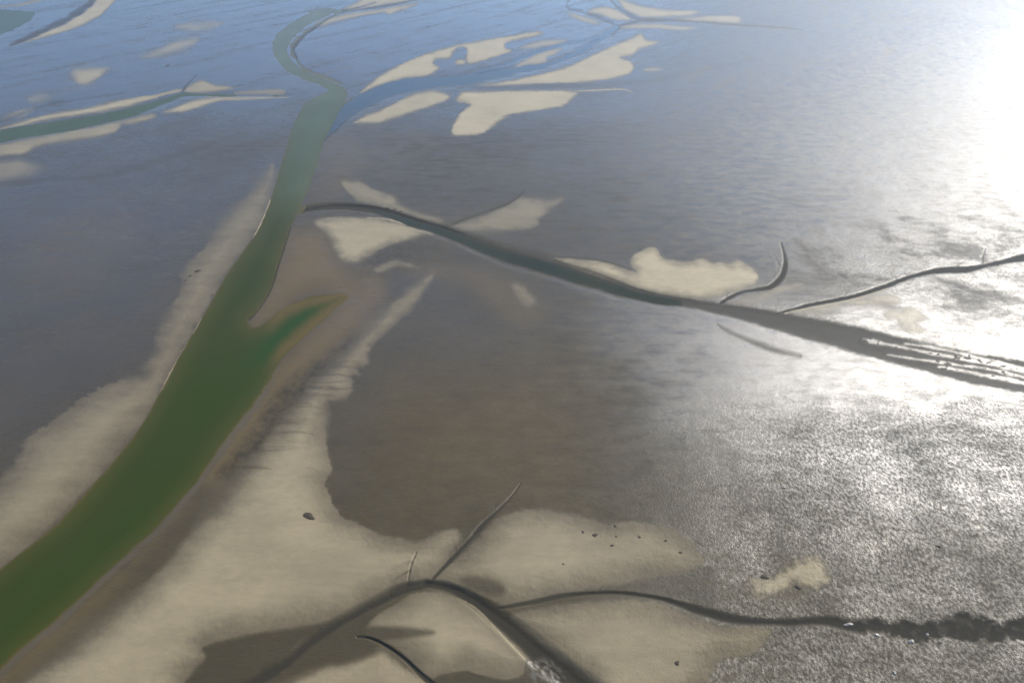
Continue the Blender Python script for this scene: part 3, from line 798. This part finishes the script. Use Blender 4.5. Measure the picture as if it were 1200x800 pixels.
def water(name, key, level, mat, label, cat, reach, deep_px, fn=None, shift=0.0):
    win, d = CW[key]
    r, c = win
    sel = np.zeros((NV, NU), bool)
    sel[win] = d < reach
    if key in ('trib', 'mid', 'arm'):
        sel[CW['main'][0]] &= CW['main'][1] > -2
    if fn is not None:
        sel &= fn
    fsel = (sel[:-1, :-1] & sel[1:, 1:] & sel[1:, :-1] & sel[:-1, 1:]).reshape(-1)
    dep = np.zeros((NV, NU, 4), np.float32)
    dep[..., 3] = 0
    dep[win + (0,)] = sstep(2, -deep_px, d + 5 * n_big[win])
    if key == 'main':
        wn, m = soft_area([(408,346),(392,345),(372,348),(345,356),(325,370),(308,388),(285,412),(262,432),(245,455),(262,470),(290,440),(330,415),(372,378)], 24, 8)
        m2 = np.zeros((NV, NU), np.float32)
        m2[wn] = sstep(.15, .6, m) * sstep(300, 330, UU[wn])
        dep[wn + (1,)] = 0.75 * m * sstep(275, 330, UU[wn])  + 0.3 * m
        dep[win + (1,)] *= sstep(1, -20, d + 4 * n_big[win])
        dep[win + (3,)] = np.maximum(m2[win] * sstep(-18, 0, d + 4 * n_big[win] + 2 * n_mid[win]), .45 * sstep(-4, 0, d + 2 * n_mid[win]))
        wn, m = soft_area([(340,440),(240,520),(150,650),(60,720),(-40,790),(-40,740),(60,650),(140,580),(200,480),(260,420)], 40, 10)
        dep[wn + (1,)] = np.maximum(dep[wn + (1,)], 0.22 * m)
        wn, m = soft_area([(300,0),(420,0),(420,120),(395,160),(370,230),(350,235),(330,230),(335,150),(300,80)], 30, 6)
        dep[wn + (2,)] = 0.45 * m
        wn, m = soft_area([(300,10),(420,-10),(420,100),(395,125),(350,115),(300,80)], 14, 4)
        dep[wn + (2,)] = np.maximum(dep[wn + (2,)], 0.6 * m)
    if key in ('teal', 'pool'):
        dep[win + (2,)] = 0.25
        dep[win + (1,)] = 0.25
    xyz = XYZ.copy()
    xyz[:, 2] = level
    if key == 'mid':
        pass
    return cut_mesh(name, QUADS[fsel], mat, xyz, {'depth': dep.reshape(-1, 4)}, None, label, cat)


water('water', 'main', -0.95, M_GREEN, 'murky green water filling the wide channel that runs down the left side', 'water', 6, 26)
water('water', 'teal', -0.55, M_GREEN, 'narrow teal water of the side channel at upper left', 'water', 3, 6)
water('water', 'pool', -0.45, M_GREEN, 'teal pool of water at the top left corner', 'water', 3, 6)
water('water', 'trib', -0.6, M_TRIB, 'broad blue water of the tributary winding down from the upper right', 'water', 2, 9)
water('water', 'arm', -0.3, M_TRIB, 'thin ribbon of blue water above the slim leaf of sand', 'water', 2, 9)
water('water', 'mid', -1.1, M_CREEK, 'dark still water lying along the middle creek', 'water', 3, 9, (UU > 440) & (UU < 800))

# ------------------------------------------------------------------ clumps and lumps lying on the flats
def flat_material(name, c1, c2, rough, spec):
    g = N(name)
    pos = g.n('ShaderNodeNewGeometry').outputs['Position']
    n1 = g.noise(pos, 1.3, 5, .65, .35, .65)
    b = g.n('ShaderNodeBsdfPrincipled', i_Roughness=rough)
    b.inputs['Specular IOR Level'].default_value = spec
    g.l(g.mixc(n1, c1, c2), b.inputs['Base Color'])
    bump = g.n('ShaderNodeBump', i_Strength=.4, i_Distance=.15)
    g.l(n1, bump.inputs['Height'])
    g.l(bump.outputs[0], b.inputs['Normal'])
    o = g.n('ShaderNodeOutputMaterial')
    g.l(b.outputs[0], o.inputs[0])
    return g.m


M_WEED = flat_material('dark_weed', (0.030, 0.024, 0.015), (0.060, 0.046, 0.030), .8, .2)
M_PALE = flat_material('pale_wet_lump', (0.16, 0.145, 0.11), (0.30, 0.275, 0.22), .35, .5)


def lump(name, u, v, wpx, hpx, high, mat, label, cat, group=None, rot=0.0, lobes=4):
    gx, gy, t = ground(u, v)
    mpp = t / F
    foreshort = (H / t) / math.sqrt((1 + ((u - 600) / F) ** 2 + ((400 - v) / F) ** 2))
    a, b = wpx * mpp / 2, hpx * mpp / 2 / max(abs(H / math.sqrt(gx * gx + gy * gy + H * H)), .1)
    r0 = int(np.clip(np.searchsorted(V, v), 0, NV - 1))
    c0 = int(np.clip(np.searchsorted(U, u), 0, NU - 1))
    z0 = float(Z[r0, c0])
    nr, na = 9, 26
    vs, fs = [], []
    sd0 = rng.uniform(0, 100)
    for i in range(nr + 1):
        q = i / nr
        for j in range(na):
            th = 2 * math.pi * j / na
            e = 1 + 0.20 * math.sin(2 * th + sd0) + 0.13 * math.sin((lobes - 1) * th + 2.1 * sd0) + .07 * math.sin((2 * lobes + 5) * th + sd0 * 3)
            x, y = a * q * e * math.cos(th), b * q * e * math.sin(th)
            zz = high * max(0, 1 - q ** 2.2)
            zz *= 1 + 0.6 * float(perlin(np.array([x / max(a, .1) * 2.3 + sd0]), np.array([y / max(b, .1) * 2.3]))[0])
            cx, sx = math.cos(rot), math.sin(rot)
            vs.append((x * cx - y * sx, x * sx + y * cx, zz - (.12 if i == nr else 0)))
    for i in range(nr):
        for j in range(na):
            k = (j + 1) % na
            fs.append((i * na + j, (i + 1) * na + j, (i + 1) * na + k, i * na + k))
    me = bpy.data.meshes.new(name)
    me.from_pydata(vs, [], fs)
    me.polygons.foreach_set('use_smooth', np.ones(len(fs), bool))
    me.materials.append(mat)
    ob = bpy.data.objects.new(name, me)
    ob.location = (gx, gy, z0 - .02)
    COL.objects.link(ob)
    ob['label'], ob['category'] = label, cat
    if group:
        ob['group'] = group
    return ob


GW, GP = 'dark clumps on the sand', 'pale lumps in the mud'
for u, v, wp, hp, hi, rot, label in [
    (362, 606, 18, 6.5, .4, -.35, 'biggest dark clump, alone on the wide cream sandbank beside the green channel'),
    (697, 627.5, 7, 4.5, .4, -.2, 'largest dark clump on the broad pale sandbank above the thin dark creek'),
    (683, 624, 4, 3, .3, .2, 'small dark clump just left of the largest one on the broad pale sandbank'),
    (717, 640, 4.5, 3, .3, 0, 'lowest dark clump in the cluster on the broad pale sandbank'),
    (721, 616, 4.5, 3, .3, .3, 'dark clump near the far edge of the broad pale sandbank, by brown mud'),
    (722, 629, 3, 2.2, .25, 0, 'tiny dark clump mid-cluster on the broad pale sandbank'),
    (749, 630, 4, 3, .3, -.3, 'lone round dark clump between the cluster and the right end of the broad pale sandbank'),
    (780, 634, 4, 2.6, .3, 0, 'dark clump close to the right end of the broad pale sandbank'),
    (797, 648, 4.5, 3, .3, .4, 'dark clump on the ragged right tip of the broad pale sandbank'),
    (660, 662, 3, 2, .25, 0, 'tiny dark clump low in the middle of the broad pale sandbank'),
    (793, 778, 7, 5, .35, .3, 'dark clump on the bottom sandbank under the thin dark creek'),
    (232, 318, 6.5, 3.6, .3, .35, 'larger dark clump on the sand strip left of the green channel'),
    (223, 323.5, 4, 2.4, .3, .2, 'smaller dark clump beside the larger one, left of the green channel'),
    (218, 328.5, 3, 1.8, .25, 0, 'tiniest dark clump of the three left of the green channel'),
    (896, 676, 10, 6, .45, .1, 'dark clump at the left edge of the blurred sand patch at lower right'),
    (935, 688, 8, 5, .45, -.5, 'dark clump at the lower edge of the blurred sand patch at lower right'),
    (1100, 640, 7, 3, .4, -.1, 'flat dark clump in glittering mud at far lower right'),
    (455, 244, 4, 2, .4, 0, 'left dark clump of three on the far lip of the middle creek'),
    (463, 245.5, 3.4, 1.8, .4, 0, 'middle dark clump of three on the far lip of the middle creek'),
    (470, 247.5, 3.6, 2, .4, 0, 'right dark clump of three on the far lip of the middle creek'),
    (197, 77, 5, 1.6, .5, .3, 'lone dark clump on blue wet flats at upper left'),
]:
    lump('weed_clump', u, v, wp, hp, hi, M_WEED, label, 'clump', GW, rot)
for u, v, wp, hp, hi, rot, label in [
    (995, 730, 11, 4, .5, .1, 'long pale lump at the upper edge of the dark creek at lower right'),
    (1028, 744, 7, 4.5, .5, .2, 'pale lump on the lower edge of the dark creek, left of the roundest one'),
    (1068, 751, 7.5, 5.5, .7, 0, 'roundest bright pale lump under the dark creek at lower right'),
    (1048, 788, 5, 4, .5, 0, 'bluish pale lump near the bottom edge in lumpy mud'),
    (1087, 742, 4, 3, .4, 0, 'small pale lump inside the dark creek at lower right'),
    (918, 571, 5, 3, .5, .3, 'lone pale lump high on the lumpy mud, far from the dark creek'),
]:
    lump('mud_lump', u, v, wp, hp, hi, M_PALE, label, 'lump', GP, rot)

# ------------------------------------------------------------------ sea haze: one even box of air round everything
import bmesh
bm = bmesh.new()
bmesh.ops.create_cube(bm, size=1)
x1, y0, y1 = float(X.max()) + 200, float(Y.min()) - 200, float(Y.max()) + 200
for q in bm.verts:
    q.co = ((q.co.x * 2) * x1, y0 if q.co.y < 0 else y1, float(Z.min()) - 1.0 if q.co.z < 0 else H + 12)
me = bpy.data.meshes.new('haze')
bm.to_mesh(me)
bm.free()
hz = bpy.data.objects.new('haze', me)
COL.objects.link(hz)
hz['kind'] = 'stuff'
g = N('haze')
pv = g.n('ShaderNodeVolumePrincipled')
pv.inputs['Color'].default_value = (0.74, 0.86, 1.0, 1)
pv.inputs['Density'].default_value = HAZE
pv.inputs['Anisotropy'].default_value = 0.72
o = g.n('ShaderNodeOutputMaterial')
g.l(pv.outputs[0], o.inputs['Volume'])
me.materials.append(g.m)
